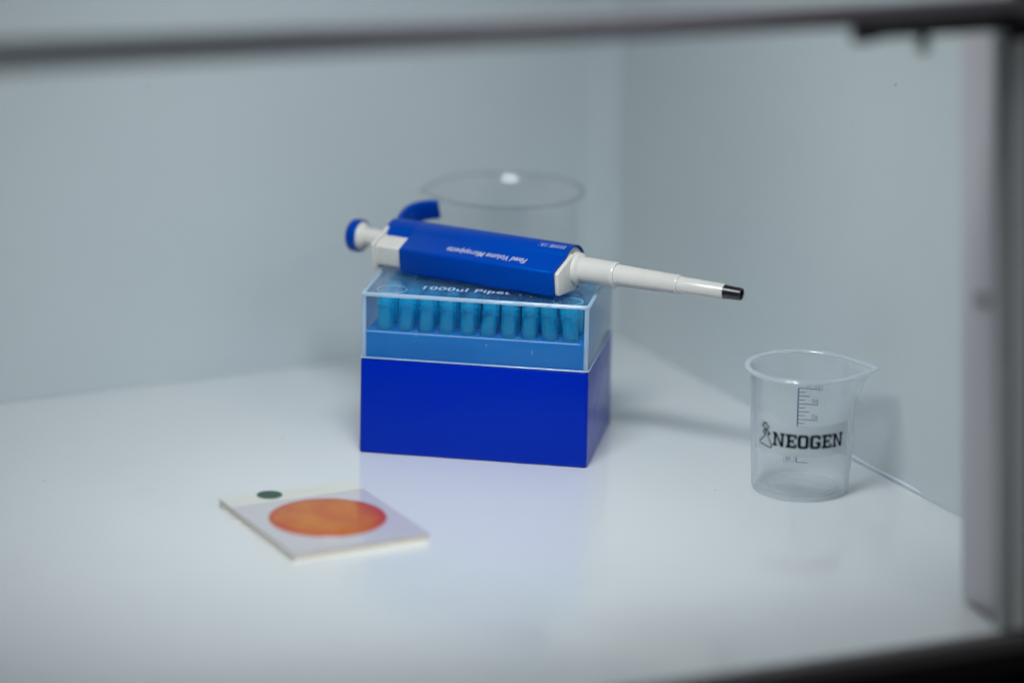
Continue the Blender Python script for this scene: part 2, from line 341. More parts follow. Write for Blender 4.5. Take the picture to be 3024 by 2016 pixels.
A2, B2 = Vector((0.2083, 1.4465, 0.0003)), Vector((0.2205, 1.4165, 0.0003)); w_ = Vector((-0.0014, -0.0012, 0)); k2 = UD * 0.0035; k3 = UD * 0.0008
fpart('jamb_gasket', hexa('jamb_gasket', [A2, A2 + w_ * .3, B2 + w_, B2, A2 + k3, A2 + w_ * .3 + k3, B2 + w_ + k2, B2 + k2]), M['rail'])

# thin white rod at the foot of the side wall
ra, rb = Vector((0.1738, 1.6615, 0.0017)), Vector((0.2235, 1.5655, 0.0017))
pts = []; n = 24
d = (rb - ra).normalized(); s1 = Vector((-d.y, d.x, 0)); L_ = (rb - ra).length
bm = bmesh.new(); rings = []
for i in range(33):
    t = i / 32; c = ra + d * L_ * t + s1 * 0.0003 * sin(t * 9) ; r = 0.00145 * (0.6 if i == 0 else 1)
    rings.append([bm.verts.new(c + s1 * r * cos(2 * pi * k / 14) + Vector((0, 0, r * sin(2 * pi * k / 14)))) for k in range(14)])
for a, b in zip(rings, rings[1:]):
    for k in range(14): bm.faces.new([a[k], a[(k + 1) % 14], b[(k + 1) % 14], b[k]])
bm.faces.new(rings[0]); bm.faces.new(rings[-1][::-1])
o = link('rod', from_bm('rod', bm), M['rod'], smooth=60)
tag(o, 'thin white plastic rod lying along the foot of the right wall behind the small beaker', 'rod')

# ---------------------------------------------------------------- pipette tip box
FL = Vector((-0.0774, 1.6533, 0)); yaw = radians(-9.81)
X = Vector((cos(yaw), sin(yaw), 0)); Y = Vector((-sin(yaw), cos(yaw), 0)); Z = Vector((0, 0, 1))
BW, BD, ZB, ZR, ZL = 0.118, 0.0822, 0.0502, 0.0640, 0.0845
mw = basis(FL, X, Y, Z)
tb = thing('tip_box', 'deep blue pipette tip box with a clear lid, in the centre under the micropipette', 'tip box', mw)
def draft_box(name, x0, x1, y0, y1, z0, z1, dr, rv, bev, seg=3, top=True):
    """box with vertical edges rounded rv, other edges bev, narrowing by dr towards the top"""
    bm = bmesh.new(); P = [(x0, y0), (x1, y0), (x1, y1), (x0, y1)]
    q = [(x0 + dr, y0 + dr), (x1 - dr, y0 + dr), (x1 - dr, y1 - dr), (x0 + dr, y1 - dr)]
    a = [bm.verts.new((x, y, z0)) for x, y in P]; b = [bm.verts.new((x, y, z1)) for x, y in q]
    bm.faces.new(a[::-1]); bm.faces.new(b)
    for k in range(4): bm.faces.new([a[k], a[(k + 1) % 4], b[(k + 1) % 4], b[k]])
    fix(bm)
    ve = [e for e in bm.edges if abs(e.verts[0].co.z - e.verts[1].co.z) > 1e-4]
    bmesh.ops.bevel(bm, geom=ve, offset=rv, segments=5, affect='EDGES', profile=0.5)
    if bev:
        he = [e for e in bm.edges if abs(e.verts[0].co.z - e.verts[1].co.z) < 1e-6 and e.calc_face_angle(0) > 0.5]
        bmesh.ops.bevel(bm, geom=he, offset=bev, segments=seg, affect='EDGES', profile=0.5)
    return bm
bm = draft_box('base', 0, BW, 0, BD, 0.0, ZB, 0.0004, 0.0018, 0.0013)
link('base', from_bm('base', bm), M['box'], tb, smooth=40)
# inner rack: front skirt plus a deck pierced by sockets
NX, NY, PX, PY = 10, 6, 0.01065, 0.01180
rx0, rx1, ry0, ry1 = 0.0022, BW - 0.0022, 0.0022, BD - 0.0022
gx0 = (BW - NX * PX) / 2; gy0 = (BD - NY * PY) / 2 - 0.001
bm = bmesh.new(); HR, NS = 0.0043, 16
def V3(x, y, z): return bm.verts.new((x, y, z))
for i in range(NX):
    for j in range(NY):
        cx, cy = gx0 + (i + .5) * PX, gy0 + (j + .5) * PY
        x0, x1, y0, y1 = cx - PX / 2, cx + PX / 2, cy - PY / 2, cy + PY / 2
        sq, ci, lo = [], [], []
        for k in range(NS):
            a = 2 * pi * (k + 0.5) / NS; c, s = cos(a), sin(a); m_ = max(abs(c), abs(s))
            if m_ == abs(c): px, py = (x1 if c > 0 else x0), cy + s / m_ * PY / 2
            else: px, py = cx + c / m_ * PX / 2, (y1 if s > 0 else y0)
            sq.append(V3(px, py, ZR)); ci.append(V3(cx + HR * c, cy + HR * s, ZR)); lo.append(V3(cx + HR * c, cy + HR * s, ZR - 0.006))
        for k in range(NS):
            k2_ = (k + 1) % NS; bm.faces.new([ci[k], ci[k2_], sq[k2_], sq[k]]); bm.faces.new([lo[k], lo[k2_], ci[k2_], ci[k]])
        for (sx, sy) in ((x1, y1), (x0, y1), (x0, y0), (x1, y0)):
            near = sorted(sq, key=lambda v: (v.co.x - sx) ** 2 + (v.co.y - sy) ** 2)[:2]
            bm.faces.new([near[0], V3(sx, sy, ZR), near[1]])
gx1, gy1 = gx0 + NX * PX, gy0 + NY * PY
for (a0, b0, a1, b1) in ((rx0, ry0, rx1, gy0), (rx0, gy1, rx1, ry1), (rx0, gy0, gx0, gy1), (gx1, gy0, rx1, gy1)):
    e = 0.0008
    a0 = a0 + e if a0 == rx0 else a0; a1 = a1 - e if a1 == rx1 else a1; b0 = b0 + e if b0 == ry0 else b0; b1 = b1 - e if b1 == ry1 else b1
    bm.faces.new([V3(a0, b0, ZR), V3(a1, b0, ZR), V3(a1, b1, ZR), V3(a0, b1, ZR)])
bmesh.ops.remove_doubles(bm, verts=bm.verts[:], dist=1e-6)
bmesh.ops.recalc_face_normals(bm, faces=bm.faces)
e = 0.0008; R0 = [(rx0, ry0), (rx1, ry0), (rx1, ry1), (rx0, ry1)]; R1 = [(rx0 + e, ry0 + e), (rx1 - e, ry0 + e), (rx1 - e, ry1 - e), (rx0 + e, ry1 - e)]
c0 = [bm.verts.new((x, y, ZB - 0.0003)) for x, y in R0]; c1 = [bm.verts.new((x, y, ZR - e * .7)) for x, y in R0]; c2 = [bm.verts.new((x, y, ZR)) for x, y in R1]
for k in range(4):
    k2_ = (k + 1) % 4; bm.faces.new([c0[k], c0[k2_], c1[k2_], c1[k]]); bm.faces.new([c1[k], c1[k2_], c2[k2_], c2[k]])
me = bpy.data.meshes.new('rack'); bm.to_mesh(me); bm.free()
rack = link('rack', me, M['rack'], tb)
# highlight along the rack's front edge, painted in as a thin pale strip
link('rack_edge_highlight', boxm('rack_edge_highlight', rx0 + 0.001, rx1 - 0.003, ry0 + 0.0004, ry0 + 0.0007, ZR - 0.0001, ZR + 0.00025), M['inklid'], rack)
for (tx, ty) in ((0.0285, 0.0062), (0.0805, 0.0062)):
    me, wd = text_mesh('12', 0.0021, 1.0); o = link('mark', me, M['inklid'], rack, basis((tx, ty, ZR + 0.00015), (0, 1, 0), (-1, 0, 0), (0, 0, 1)))
for (sx, sz, sw, sh) in ((0.0885, 0.0573, 0.00016, 0.0022), (0.0650, 0.0600, 0.00016, 0.0011), (0.0282, 0.0632, 0.0011, 0.00022)):
    link('scuff', boxm('scuff', sx, sx + sw, ry0 - 0.00003, ry0 + 0.0001, sz, sz + sh), M['inklid'], rack)
# lid: a real shell, outside and inside skins
bm = draft_box('lid', 0.0004, BW - 0.0004, 0.0004, BD - 0.0004, ZB + 0.0003, ZL, 0.0005, 0.0022, 0.0011, 4)
bmesh.ops.delete(bm, geom=[f for f in bm.faces if f.normal.z < -0.5 and f.calc_center_median().z < ZB + 0.002], context='FACES')
bmi = draft_box('lidi', 0.0018, BW - 0.0018, 0.0018, BD - 0.0018, ZB + 0.0003, ZL - 0.0013, 0.0005, 0.0012, 0.0006, 3)
bmesh.ops.delete(bmi, geom=[f for f in bmi.faces if f.normal.z < -0.5 and f.calc_center_median().z < ZB + 0.002], context='FACES')
bmesh.ops.reverse_faces(bmi, faces=bmi.faces[:])
tmp = bpy.data.meshes.new('t'); bmi.to_mesh(tmp); bmi.free(); bm.from_mesh(tmp); bpy.data.meshes.remove(tmp)
me = bpy.data.meshes.new('lid'); bm.to_mesh(me); bm.free()
lid = link('lid', me, M['lid'], tb, smooth=40)
# raised rims of the lid: bottom bead and the ribs at the top edges, milkier where the plastic is thick
M['lidrim'] = clear('thick_lid_edge_plastic', (0.9, 0.94, 0.98), (0.66, 0.84, 1.0), 0.60, 0.85, 1.6, 0.08, 0.9, 0.4, 0.08)
def ring_tube(name, x0, x1, y0, y1, z, r, rc=0.002):
    path = []
    for (cx, cy, a0) in ((x1 - rc, y1 - rc, 0), (x0 + rc, y1 - rc, 90), (x0 + rc, y0 + rc, 180), (x1 - rc, y0 + rc, 270)):
        for k in range(6): a = radians(a0 + 18 * k); path.append(Vector((cx + rc * cos(a), cy + rc * sin(a), z)))
    bm = bmesh.new(); rg = []; n = len(path)
    for i, p in enumerate(path):
        t = (path[(i + 1) % n] - path[i - 1]).normalized(); s = Vector((t.y, -t.x, 0))
        rg.append([bm.verts.new(p + s * r * cos(2 * pi * k / 8) + Vector((0, 0, r * sin(2 * pi * k / 8)))) for k in range(8)])
    for i in range(n):
        a, b = rg[i], rg[(i + 1) % n]
        for k in range(8): bm.faces.new([a[k], a[(k + 1) % 8], b[(k + 1) % 8], b[k]])
    return from_bm(name, bm)
link('lower_rim', ring_tube('lower_rim', 0.0003, BW - 0.0003, 0.0003, BD - 0.0003, ZB + 0.00055, 0.00042), M['lidrim'], lid, smooth=60)
link('upper_rim', ring_tube('upper_rim', 0.0013, BW - 0.0013, 0.0013, BD - 0.0013, ZL - 0.0008, 0.00115), M['lidrim'], lid, smooth=60)
for (cx, cy) in ((0.0019, 0.0019), (BW - 0.0019, 0.0019), (BW - 0.0019, BD - 0.0019), (0.0019, BD - 0.0019)):
    me = lathe('corner_rib', [(0, 0), (0.00125, 0), (0.0012, ZL - ZB - 0.0026), (0, ZL - ZB - 0.0026)], 10)
    link('corner_rib', me, M['lidrim'], lid, Matrix.Translation((cx, cy, ZB + 0.001)), smooth=60)
# moulded round bosses seen in the lid's near corners
for (cx, cy) in ((0.0135, 0.0155), (BW - 0.0135, 0.0135)):
    me = lathe('moulded_ring', [(0.0072, 0), (0.0075, 0.0002), (0.0078, 0)], 40)
    link('moulded_ring', me, M['lidrim'], lid, Matrix.Translation((cx, cy, ZL - 0.0013)), smooth=60)
me, wd = text_mesh('1000ul Pipet Tips', 0.0086, 1.0, 0.0, 1.06, 0.00010); fit_text(me, 0.0630)
T0 = Vector((-0.0456, 1.6640, 0)) - FL
link('lettering', me, M['inklid'], lid, basis((T0.dot(X), T0.dot(Y) - 0.0013, ZL + 0.00012), (1, 0, 0), (0, 1, 0), (0, 0, 1)))

# pipette tips standing in the rack
def tip_mesh():
    bm = bmesh.new(); N_ = 32
    prof = [(0.00255, -0.0135), (0.0032, -0.004), (0.00350, 0.0), (0.00382, 0.0095), (0.00386, 0.0112), (0.00396, 0.0113), (0.00396, 0.0116), (0.00387, 0.0117),
            (0.0039, 0.0142), (0.0040, 0.0143), (0.0040, 0.0146), (0.00391, 0.0147), (0.0040, 0.0170), (0.0041, 0.01735), (0.0039, 0.0175), (0.0034, 0.0170), (0.0033, 0.012), (0.0030, 0.0), (0.0023, -0.0135)]
    rg = []
    for idx, (r, z) in enumerate(prof):
        rr = []
        for k in range(N_):
            if k == 0: r *= 1.085
            rib = 0.00024 if (k % 4 == 0 and 1 <= idx <= 3) else 0
            a = 2 * pi * k / N_; rr.append(bm.verts.new(((r + rib) * cos(a), (r + rib) * sin(a), z)))
        rg.append(rr)
    for a, b in zip(rg, rg[1:]):
        for k in range(N_): bm.faces.new([a[k], a[(k + 1) % N_], b[(k + 1) % N_], b[k]])
    me = from_bm('pipette_tip', bm)
    me.materials.append(M['tip'])
    for p in me.polygons: p.use_smooth = True
    me.set_sharp_from_angle(angle=radians(50))
    return me
TM = tip_mesh()
ordn = ['first', 'second', 'third', 'fourth', 'fifth', 'sixth', 'seventh', 'eighth', 'ninth', 'tenth']
rown = ['front row', 'second row', 'third row', 'fourth row', 'fifth row', 'back row']
lean = {0: (0, 2), 1: (-3, 3), 2: (-2.5, 2), 3: (-1.5, 2), 4: (-2.5, 2), 5: (-5.5, 3), 6: (-1, 2), 7: (-1, 1), 8: (4.5, 3), 9: (6, 2)}
lean = {k: (-a, b) for k, (a, b) in lean.items()}
for j in range(NY):
    for i in range(NX):
        o = bpy.data.objects.new('pipette_tip', TM); COL.objects.link(o)
        cx, cy = gx0 + (i + .5) * PX, gy0 + (j + .5) * PY
        if j == 0: ay, ax = lean[i]
        else: ay, ax = random.uniform(-3, 3), random.uniform(-2, 2)
        Rm = Matrix.Rotation(radians(ay), 4, 'Y') @ Matrix.Rotation(radians(-ax * .6), 4, 'X') @ Matrix.Rotation(random.uniform(0, 1.5), 4, 'Z')
        o.matrix_world = mw @ Matrix.Translation((cx, cy, ZR - 0.0004)) @ Rm
        side = ' from the left' 
        tag(o, 'translucent blue pipette tip, %s from the left in the %s under the clear lid' % (ordn[i], rown[j]), 'pipette tip', 'pipette tips standing in the rack of the box')

# ---------------------------------------------------------------- micropipette lying on the lid
AX = Vector((cos(radians(-28.4)), sin(radians(-28.4)), 0)); UX = Vector((AX.y, -AX.x, 0)); RB = 0.0122
PC = Vector((0.0309, 1.6625, ZL + RB + 0.0001))
# local frame: x = sideways towards the camera (u), y = up (w), z = along the barrel to the nozzle
pm = basis(PC, UX, (0, 0, 1), AX)
pt = thing('micropipette', 'blue and white micropipette with black nozzle end, lying across the clear lid', 'pipette', pm)
S0, S1, SB = -0.1069, 0.0, -0.0901      # barrel from S0 to S1, handle box from SB
def teardrop(r, k=0.0, cyl_only=False, n=40):
    """section of barrel and handle box, shrunk by k"""
    a1, a2 = radians(41.6), radians(-118)      # tangent points on top and below
    r = r - k
    arc = [(r * cos(a), r * sin(a)) for a in [a1 + (2 * pi + a2 - a1) * i / n for i in range(n + 1)]]
    return arc
corner_t, corner_b = (0.0228, 0.0028), (0.0212, -0.0106)
def round_poly(poly, idxs, rad, seg=4):
    out = []; n = len(poly)
    for i, p in enumerate(poly):
        if i in idxs:
            p = Vector(p); a = (Vector(poly[i - 1]) - p).normalized(); b = (Vector(poly[(i + 1) % n]) - p).normalized()
            p0, p1 = p + a * rad, p + b * rad
            for k in range(seg + 1):
                t = k / seg; out.append(tuple((1 - t) ** 2 * p0 + 2 * t * (1 - t) * p + t * t * p1))
        else: out.append(p)
    return out
def body_section(k=0.0):
    arc = teardrop(RB, k); ct = (corner_t[0] - k, corner_t[1] - k * .7); cb = (corner_b[0] - k, corner_b[1] + k)
    poly = arc + [cb, ct]; n = len(poly)
    return round_poly(poly, {n - 2, n - 1}, 0.0016)
# barrel: full cylinder with sloped back end; handle box fused to it as one grip mesh
bm = bmesh.new()
def add_prism(bm, poly, z0, z1, bev=0.0):
    a = [bm.verts.new((x, y, z0)) for x, y in poly]; b = [bm.verts.new((x, y, z1)) for x, y in poly]; n = len(poly)
    f0 = bm.faces.new(a[::-1]); f1 = bm.faces.new(b)
    for k in range(n): bm.faces.new([a[k], a[(k + 1) % n], b[(k + 1) % n], b[k]])
    return a, b, f0, f1
sec = body_section()
NR = 48
grip = link('grip', prism('grip', sec, SB, S1 - 0.0022, 0.0005), M['grip'], pt, smooth=35)
so, si = body_section(0.0), body_section(0.0010); nq = len(so)
vv = [(x, y, S1 - 0.0026) for x, y in so] + [(x, y, S1) for x, y in so] + [(x, y, S1) for x, y in si] + [(x, y, S1 - 0.0026) for x, y in si]
ff = [[a * nq + k, a * nq + (k + 1) % nq, b * nq + (k + 1) % nq, b * nq + k] for a, b in ((0, 1), (1, 2), (2, 3)) for k in range(nq)]
bm = bmesh.new(); tm_ = mesh('t', vv, ff); bm.from_mesh(tm_)
link('shell_edge', from_bm('shell_edge', bm), M['grip'], grip, smooth=35)
prof = [(0.0050, S0 + 0.0022), (RB - 0.0022, S0 + 0.0022), (RB - 0.0016, S0 + 0.0004), (RB - 0.0010, S0), (RB - 0.0003, S0 + 0.0006), (RB - 0.00004, S0 + 0.0030), (RB - 0.00004, SB + 0.002), (0.004, SB + 0.002)]
link('barrel_collar', lathe('barrel_collar', prof, 64), M['grip'], pt, smooth=35)
# faint seam across the grip
seam = []
link('socket_shadow_ring', lathe('socket_shadow_ring', [(0.0049, S0 + 0.0021), (RB - 0.0024, S0 + 0.0021), (RB - 0.0024, S0 + 0.0016), (0.0049, S0 + 0.0016)], 48), M['black'], pt, smooth=35)
# plunger
link('plunger_stem', lathe('plunger_stem', [(0, S0 - 0.0195), (0.0046, S0 - 0.0195), (0.0046, S0 + 0.004), (0, S0 + 0.004)], 48), M['white'], pt, smooth=35)
kb = link('plunger_knob', lathe('plunger_knob', [(0, -0.0060), (0.0077, -0.0060), (0.0083, -0.0054), (0.0086, -0.0044), (0.0086, -0.0006), (0.0083, 0), (0.0079, 0), (0.0077, -0.0008), (0, -0.0008)], 64), M['grip'], pt, Matrix.Translation((0, 0, S0 - 0.0185)), smooth=35)
link('knob_insert', lathe('knob_insert', [(0, 0.001), (0.0045, 0.0030), (0.0060, 0.0016), (0.0072, 0.0006), (0.0075, -0.0002), (0.0075, -0.001), (0, -0.001)], 64), M['white'], kb, smooth=50)
# tip ejector: white stem in the handle box and its thumb flange
st = round_poly([(0.009, -0.0090), (0.0195, -0.0082), (0.0212, 0.0022), (0.010, 0.0060)], {0, 1, 2, 3}, 0.0010)
ej = link('ejector_stem', prism('ejector_stem', st, SB - 0.0145, SB + 0.003, 0.0003), M['white'], pt, smooth=35)
fl = round_poly([(0.0060, -0.0105), (0.0212, -0.0112), (0.0238, 0.0036), (0.0065, 0.0102)], {0, 1, 2, 3}, 0.0018)
link('ejector_flange', prism('ejector_flange', fl, SB - 0.0163, SB - 0.0143, 0.0006), M['white'], ej, smooth=35)
# finger rest: curved blade from the back of the barrel
hk = []
ha = radians(180 - 20.3); hu = Vector((cos(ha), sin(ha), 0)); hw = Vector((-sin(ha), cos(ha), 0))
pathh = [(0.0100, -0.0004), (0.0150, -0.0022), (0.0195, -0.0030), (0.0235, -0.0030), (0.0275, -0.0012), (0.0305, 0.0018), (0.0325, 0.0058), (0.0334, 0.0098)]
wid = [0.0070, 0.0066, 0.0062, 0.0060, 0.0058, 0.0056, 0.0054, 0.0050]
bm = bmesh.new(); rg = []
for i, (uu, ss) in enumerate(pathh):
    a = pathh[max(i - 1, 0)]; b = pathh[min(i + 1, len(pathh) - 1)]; t = Vector((b[0] - a[0], b[1] - a[1])).normalized(); nn = Vector((-t.y, t.x))
    th_ = 0.0015; wv = wid[i]; ring = []
    for (sn, sw) in ((1, -1), (1, 1), (-1, 1), (-1, -1)):
        p = hu * (uu + nn.x * th_ * sn) + hw * (wv * sw) + Vector((0, 0, S0 + ss + nn.y * th_ * sn)); ring.append(bm.verts.new(p))
    rg.append(ring)
for a, b in zip(rg, rg[1:]):
    for k in range(4): bm.faces.new([a[k], a[(k + 1) % 4], b[(k + 1) % 4], b[k]])
bm.faces.new(rg[0][::-1]); bm.faces.new(rg[-1]); fix(bm)
es = [e_ for e_ in bm.edges if e_.calc_face_angle(0) > 0.6]
bmesh.ops.bevel(bm, geom=es, offset=0.0006, segments=3, affect='EDGES', profile=0.5)
link('finger_rest', from_bm('finger_rest', bm), M['grip'], pt, smooth=40)
# white end plate, nozzle sections
ep = body_section(0.0013)
plate = link('end_plate', prism('end_plate', ep, S1 - 0.0022, S1 - 0.0006, 0.0004), M['white'], pt, smooth=35)
wd_ = round_poly([(0.0040, 0.0088), (-0.004, 0.0040), (-0.004, -0.0075), (0.0030, -0.0104), (0.0198, -0.0099), (0.0212, 0.0020)], {0, 4, 5}, 0.0012)
link('plate_boss', prism('plate_boss', wd_, S1 - 0.0008, S1 + 0.0020, 0.0006), M['white'], plate, smooth=35)
nz = [(0.0088, 0.0005), (0.0084, 0.0038), (0.0074, 0.0046), (0.00690, 0.0052), (0.00655, 0.0222), (0.00668, 0.0226), (0.00668, 0.0240), (0.0063, 0.0246), (0.0056, 0.0246)]
link('nozzle_collar', lathe('nozzle_collar', [(0, 0.0005)] + nz + [(0, 0.0246)], 72), M['nozzle'], pt, smooth=35)
link('nozzle_sleeve', lathe('nozzle_sleeve', [(0, 0.0240), (0.0057, 0.0240), (0.00490, 0.0575), (0.00502, 0.0578), (0.00502, 0.0588), (0.0047, 0.0593), (0, 0.0593)], 72), M['nozzle'], pt, smooth=35)
link('nozzle_cone', lathe('nozzle_cone', [(0, 0.0585), (0.00435, 0.0585), (0.00385, 0.0838), (0.0036, 0.0842), (0, 0.0842)], 72), M['nozzle'], pt, smooth=35)
link('nozzle_end', lathe('nozzle_end', [(0.0030, 0.083), (0.0036, 0.0836), (0.0036, 0.0848), (0.0034, 0.0852), (0.00315, 0.0930), (0.0030, 0.0935), (0.0022, 0.0935), (0.0020, 0.0928), (0.0018, 0.086), (0, 0.086)], 64), M['black'], pt, smooth=35)
# lettering on the grip, upside down as it lies
me, wd = text_mesh('Fixed Volume Micropipette', 0.0060, 1.0, 0.16, 1.0, 0.00008); fit_text(me, 0.0462)
tp = Vector((RB * cos(radians(41.6)), RB * sin(radians(41.6)))); ctv = Vector(corner_t); fdir = (ctv - tp).normalized(); fn = Vector((-fdir.y, fdir.x))
if fn.y < 0: fn = -fn
org = tp + fdir * ((ctv - tp).length * 0.46) + fn * 0.00008
link('lettering', me, M['ink'], grip, basis((org.x, org.y, -0.0185), (0, 0, -1), (fdir.x, fdir.y, 0), (fn.x, fn.y, 0)))
me, wd = text_mesh('000081391', 0.0042, 1.0, 0.1, 1.25, 0.0); fit_text(me, 0.0150)
for v in me.vertices:
    a = radians(76) - v.co.y / RB; R_ = RB + 0.00006
    v.co = Vector((R_ * cos(a), R_ * sin(a), -0.0030 - v.co.x))
link('serial_number', me, M['ink'], grip)

# ---------------------------------------------------------------- small plastic beaker with sticker
BC = Vector((0.1450, 1.6085, 0)); HB = 0.0627; RBOT, RTOP = 0.0243, 0.0270
bk = thing('beaker', 'small milky plastic beaker with a printed white sticker, at right by the wall', 'beaker', Matrix.Translation(BC))
def beaker_mesh(name, rbot, rtop, h, th, spout_dir, spout_len, spout_half, spout_h, rim_w, n=128, rc=0.003, flare=0.0, fz=0.005):
    """open beaker shell with pouring lip, returned as body and rim bmeshes"""
    def bulge(a, z):
        d_ = (a - spout_dir + pi) % (2 * pi) - pi; f = max(0.0, 1 - abs(d_) / spout_half)
        g = max(0.0, (z - (h - spout_h)) / spout_h)
        return spout_len * f ** 1.5 * g ** 1.1
    zs = [0.0008 + (h - 0.0008) * (i / 26) for i in range(25)] + [h - fz + fz * i / 8 for i in range(9)]; zs = sorted(set(round(q, 6) for q in zs))
    outer = [(0.0, 0.0011), (rbot * 0.5, 0.0010), (rbot - rc, 0.0006), (rbot - rc * .5, 0.0001), (rbot - rc * .12, 0.0009), (rbot, rc)]
    outer += [(rbot + (rtop - rbot) * z / h, z) for z in zs if z > rc + 0.001]
    inner = [(r - th, max(z, th + 0.0011)) for (r, z) in outer if z >= rc] 
    prof = outer + inner[::-1] + [(rbot - rc, th + 0.0012), (0, th + 0.0012)]
    vs, fs, idx = [], [], []
    for (r, z) in prof:
        if r < 1e-7: idx.append([len(vs)] * n); vs.append((0, 0, z)); continue
        idx.append(list(range(len(vs), len(vs) + n)))
        if r > rbot * .9: r += flare * max(0.0, (z - (h - fz)) / fz) ** 2
        for k in range(n):
            a = 2 * pi * k / n; R_ = r + (bulge(a, z) if r > rbot * .9 else 0); vs.append((R_ * cos(a), R_ * sin(a), z))
    for a, b in zip(idx, idx[1:]):
        for k in range(n):
            q2 = []
            for i in (a[k], a[(k + 1) % n], b[(k + 1) % n], b[k]):
                if i not in q2: q2.append(i)
            if len(q2) > 2: fs.append(q2)
    bm = bmesh.new(); me = mesh('t', vs, fs); bm.from_mesh(me); bpy.data.meshes.remove(me)
    body = from_bm(name, bm)
    # rim: flat rounded flange following the lip
    bm = bmesh.new(); rg = []; hw_, hh = rim_w / 2, rim_w * 0.36
    for k in range(n):
        a = 2 * pi * k / n; r0 = rtop + flare - th * .5 + hw_ * 0.8 + bulge(a, h); drop = 0
        rg.append([bm.verts.new(((r0 + hw_ * cos(2 * pi * q / 12)) * cos(a), (r0 + hw_ * cos(2 * pi * q / 12)) * sin(a), h + hh * sin(2 * pi * q / 12) - drop)) for q in range(12)])
    for k in range(n):
        a, b = rg[k], rg[(k + 1) % n]
        for q in range(12): bm.faces.new([a[q], a[(q + 1) % 12], b[(q + 1) % 12], b[q]])
    rim = from_bm(name + '_rim', bm)
    return body, rim
sd = radians(-2)
body, rim = beaker_mesh('beaker_body', RBOT, RTOP, HB, 0.0010, sd, 0.0072, radians(34), 0.014, 0.0032, flare=0.0006, fz=0.003)
bw = link('wall', body, M['pp'], bk, smooth=40); link('rim', rim, M['pprim'], bk, smooth=60)
# blue scale printed on the far side (reads right way round from behind)
def rect(bm, x0, x1, y0, y1):
    bm.faces.new([bm.verts.new(p) for p in ((x0, y0, 0), (x1, y0, 0), (x1, y1, 0), (x0, y1, 0))])
taper = (RTOP - RBOT) / HB
def on_wall(me, ang0, off, flip):
    slice_x(me, 0.0008)
    for v in me.vertices:
        z = v.co.y; R_ = RBOT + taper * z + off; a = ang0 + flip * v.co.x / R_; v.co = Vector((R_ * cos(a), R_ * sin(a), z))
    me.update(); return me
bm = bmesh.new(); lw_ = 0.00036; zt, dz = 0.0440, 0.002025; a_s = radians(90.5)
rect(bm, -lw_ * 1.2, lw_ * 1.2, 0.0236, zt)
for i in range(11):
    L1 = 0.0122 if i in (0,) else 0.0102 if i in (4, 8) else 0.0057 if i in (2, 6, 10) else 0.0034
    z = zt - dz * i; rect(bm, 0, L1, z - lw_ * .6, z + lw_ * .6)
rect(bm, -lw_, lw_, 0.0054, 0.0110)
for zz, l in ((0.0054, 0.0060), (0.0092, 0.0045)): rect(bm, 0, l, zz - lw_ * .6, zz + lw_ * .6)
# maker's square at the foot of the scale
for (x0, x1, y0, y1) in ((-0.0066, -0.0014, 0.0056, 0.0058), (-0.0067, -0.0065, 0.0058, 0.0090), (-0.0015, -0.0013, 0.0058, 0.0090), (-0.0056, -0.0026, 0.0066, 0.0069), (-0.0054, -0.0050, 0.0069, 0.0088), (-0.0032, -0.0028, 0.0069, 0.0088), (-0.0047, -0.0035, 0.0075, 0.0079), (-0.0043, -0.0039, 0.0079, 0.0090)):
    rect(bm, x0, x1, y0, y1)
me = bpy.data.meshes.new('scale_lines'); bm.to_mesh(me); bm.free()
link('scale_lines', on_wall(me, a_s, 0.00008, -1), M['scale'], bk)
for (tx, zz, L1, sz, wdt) in (('100 ml', zt + 0.0007, 0.0122, 0.0030, 0.0086), ('80', zt - 4 * dz + 0.0006, 0.0102, 0.0034, 0.0031), ('60', zt - 8 * dz + 0.0006, 0.0102, 0.0034, 0.0031)):
    me, wd = text_mesh(tx, sz, 1.0, 0, 1.0, 0.0); fit_text(me, wdt)
    for v in me.vertices: v.co.x = L1 - v.co.x; v.co.y += zz        # read from behind
    link('scale_figure', on_wall(me, a_s, 0.00008, -1), M['scale'], bk)
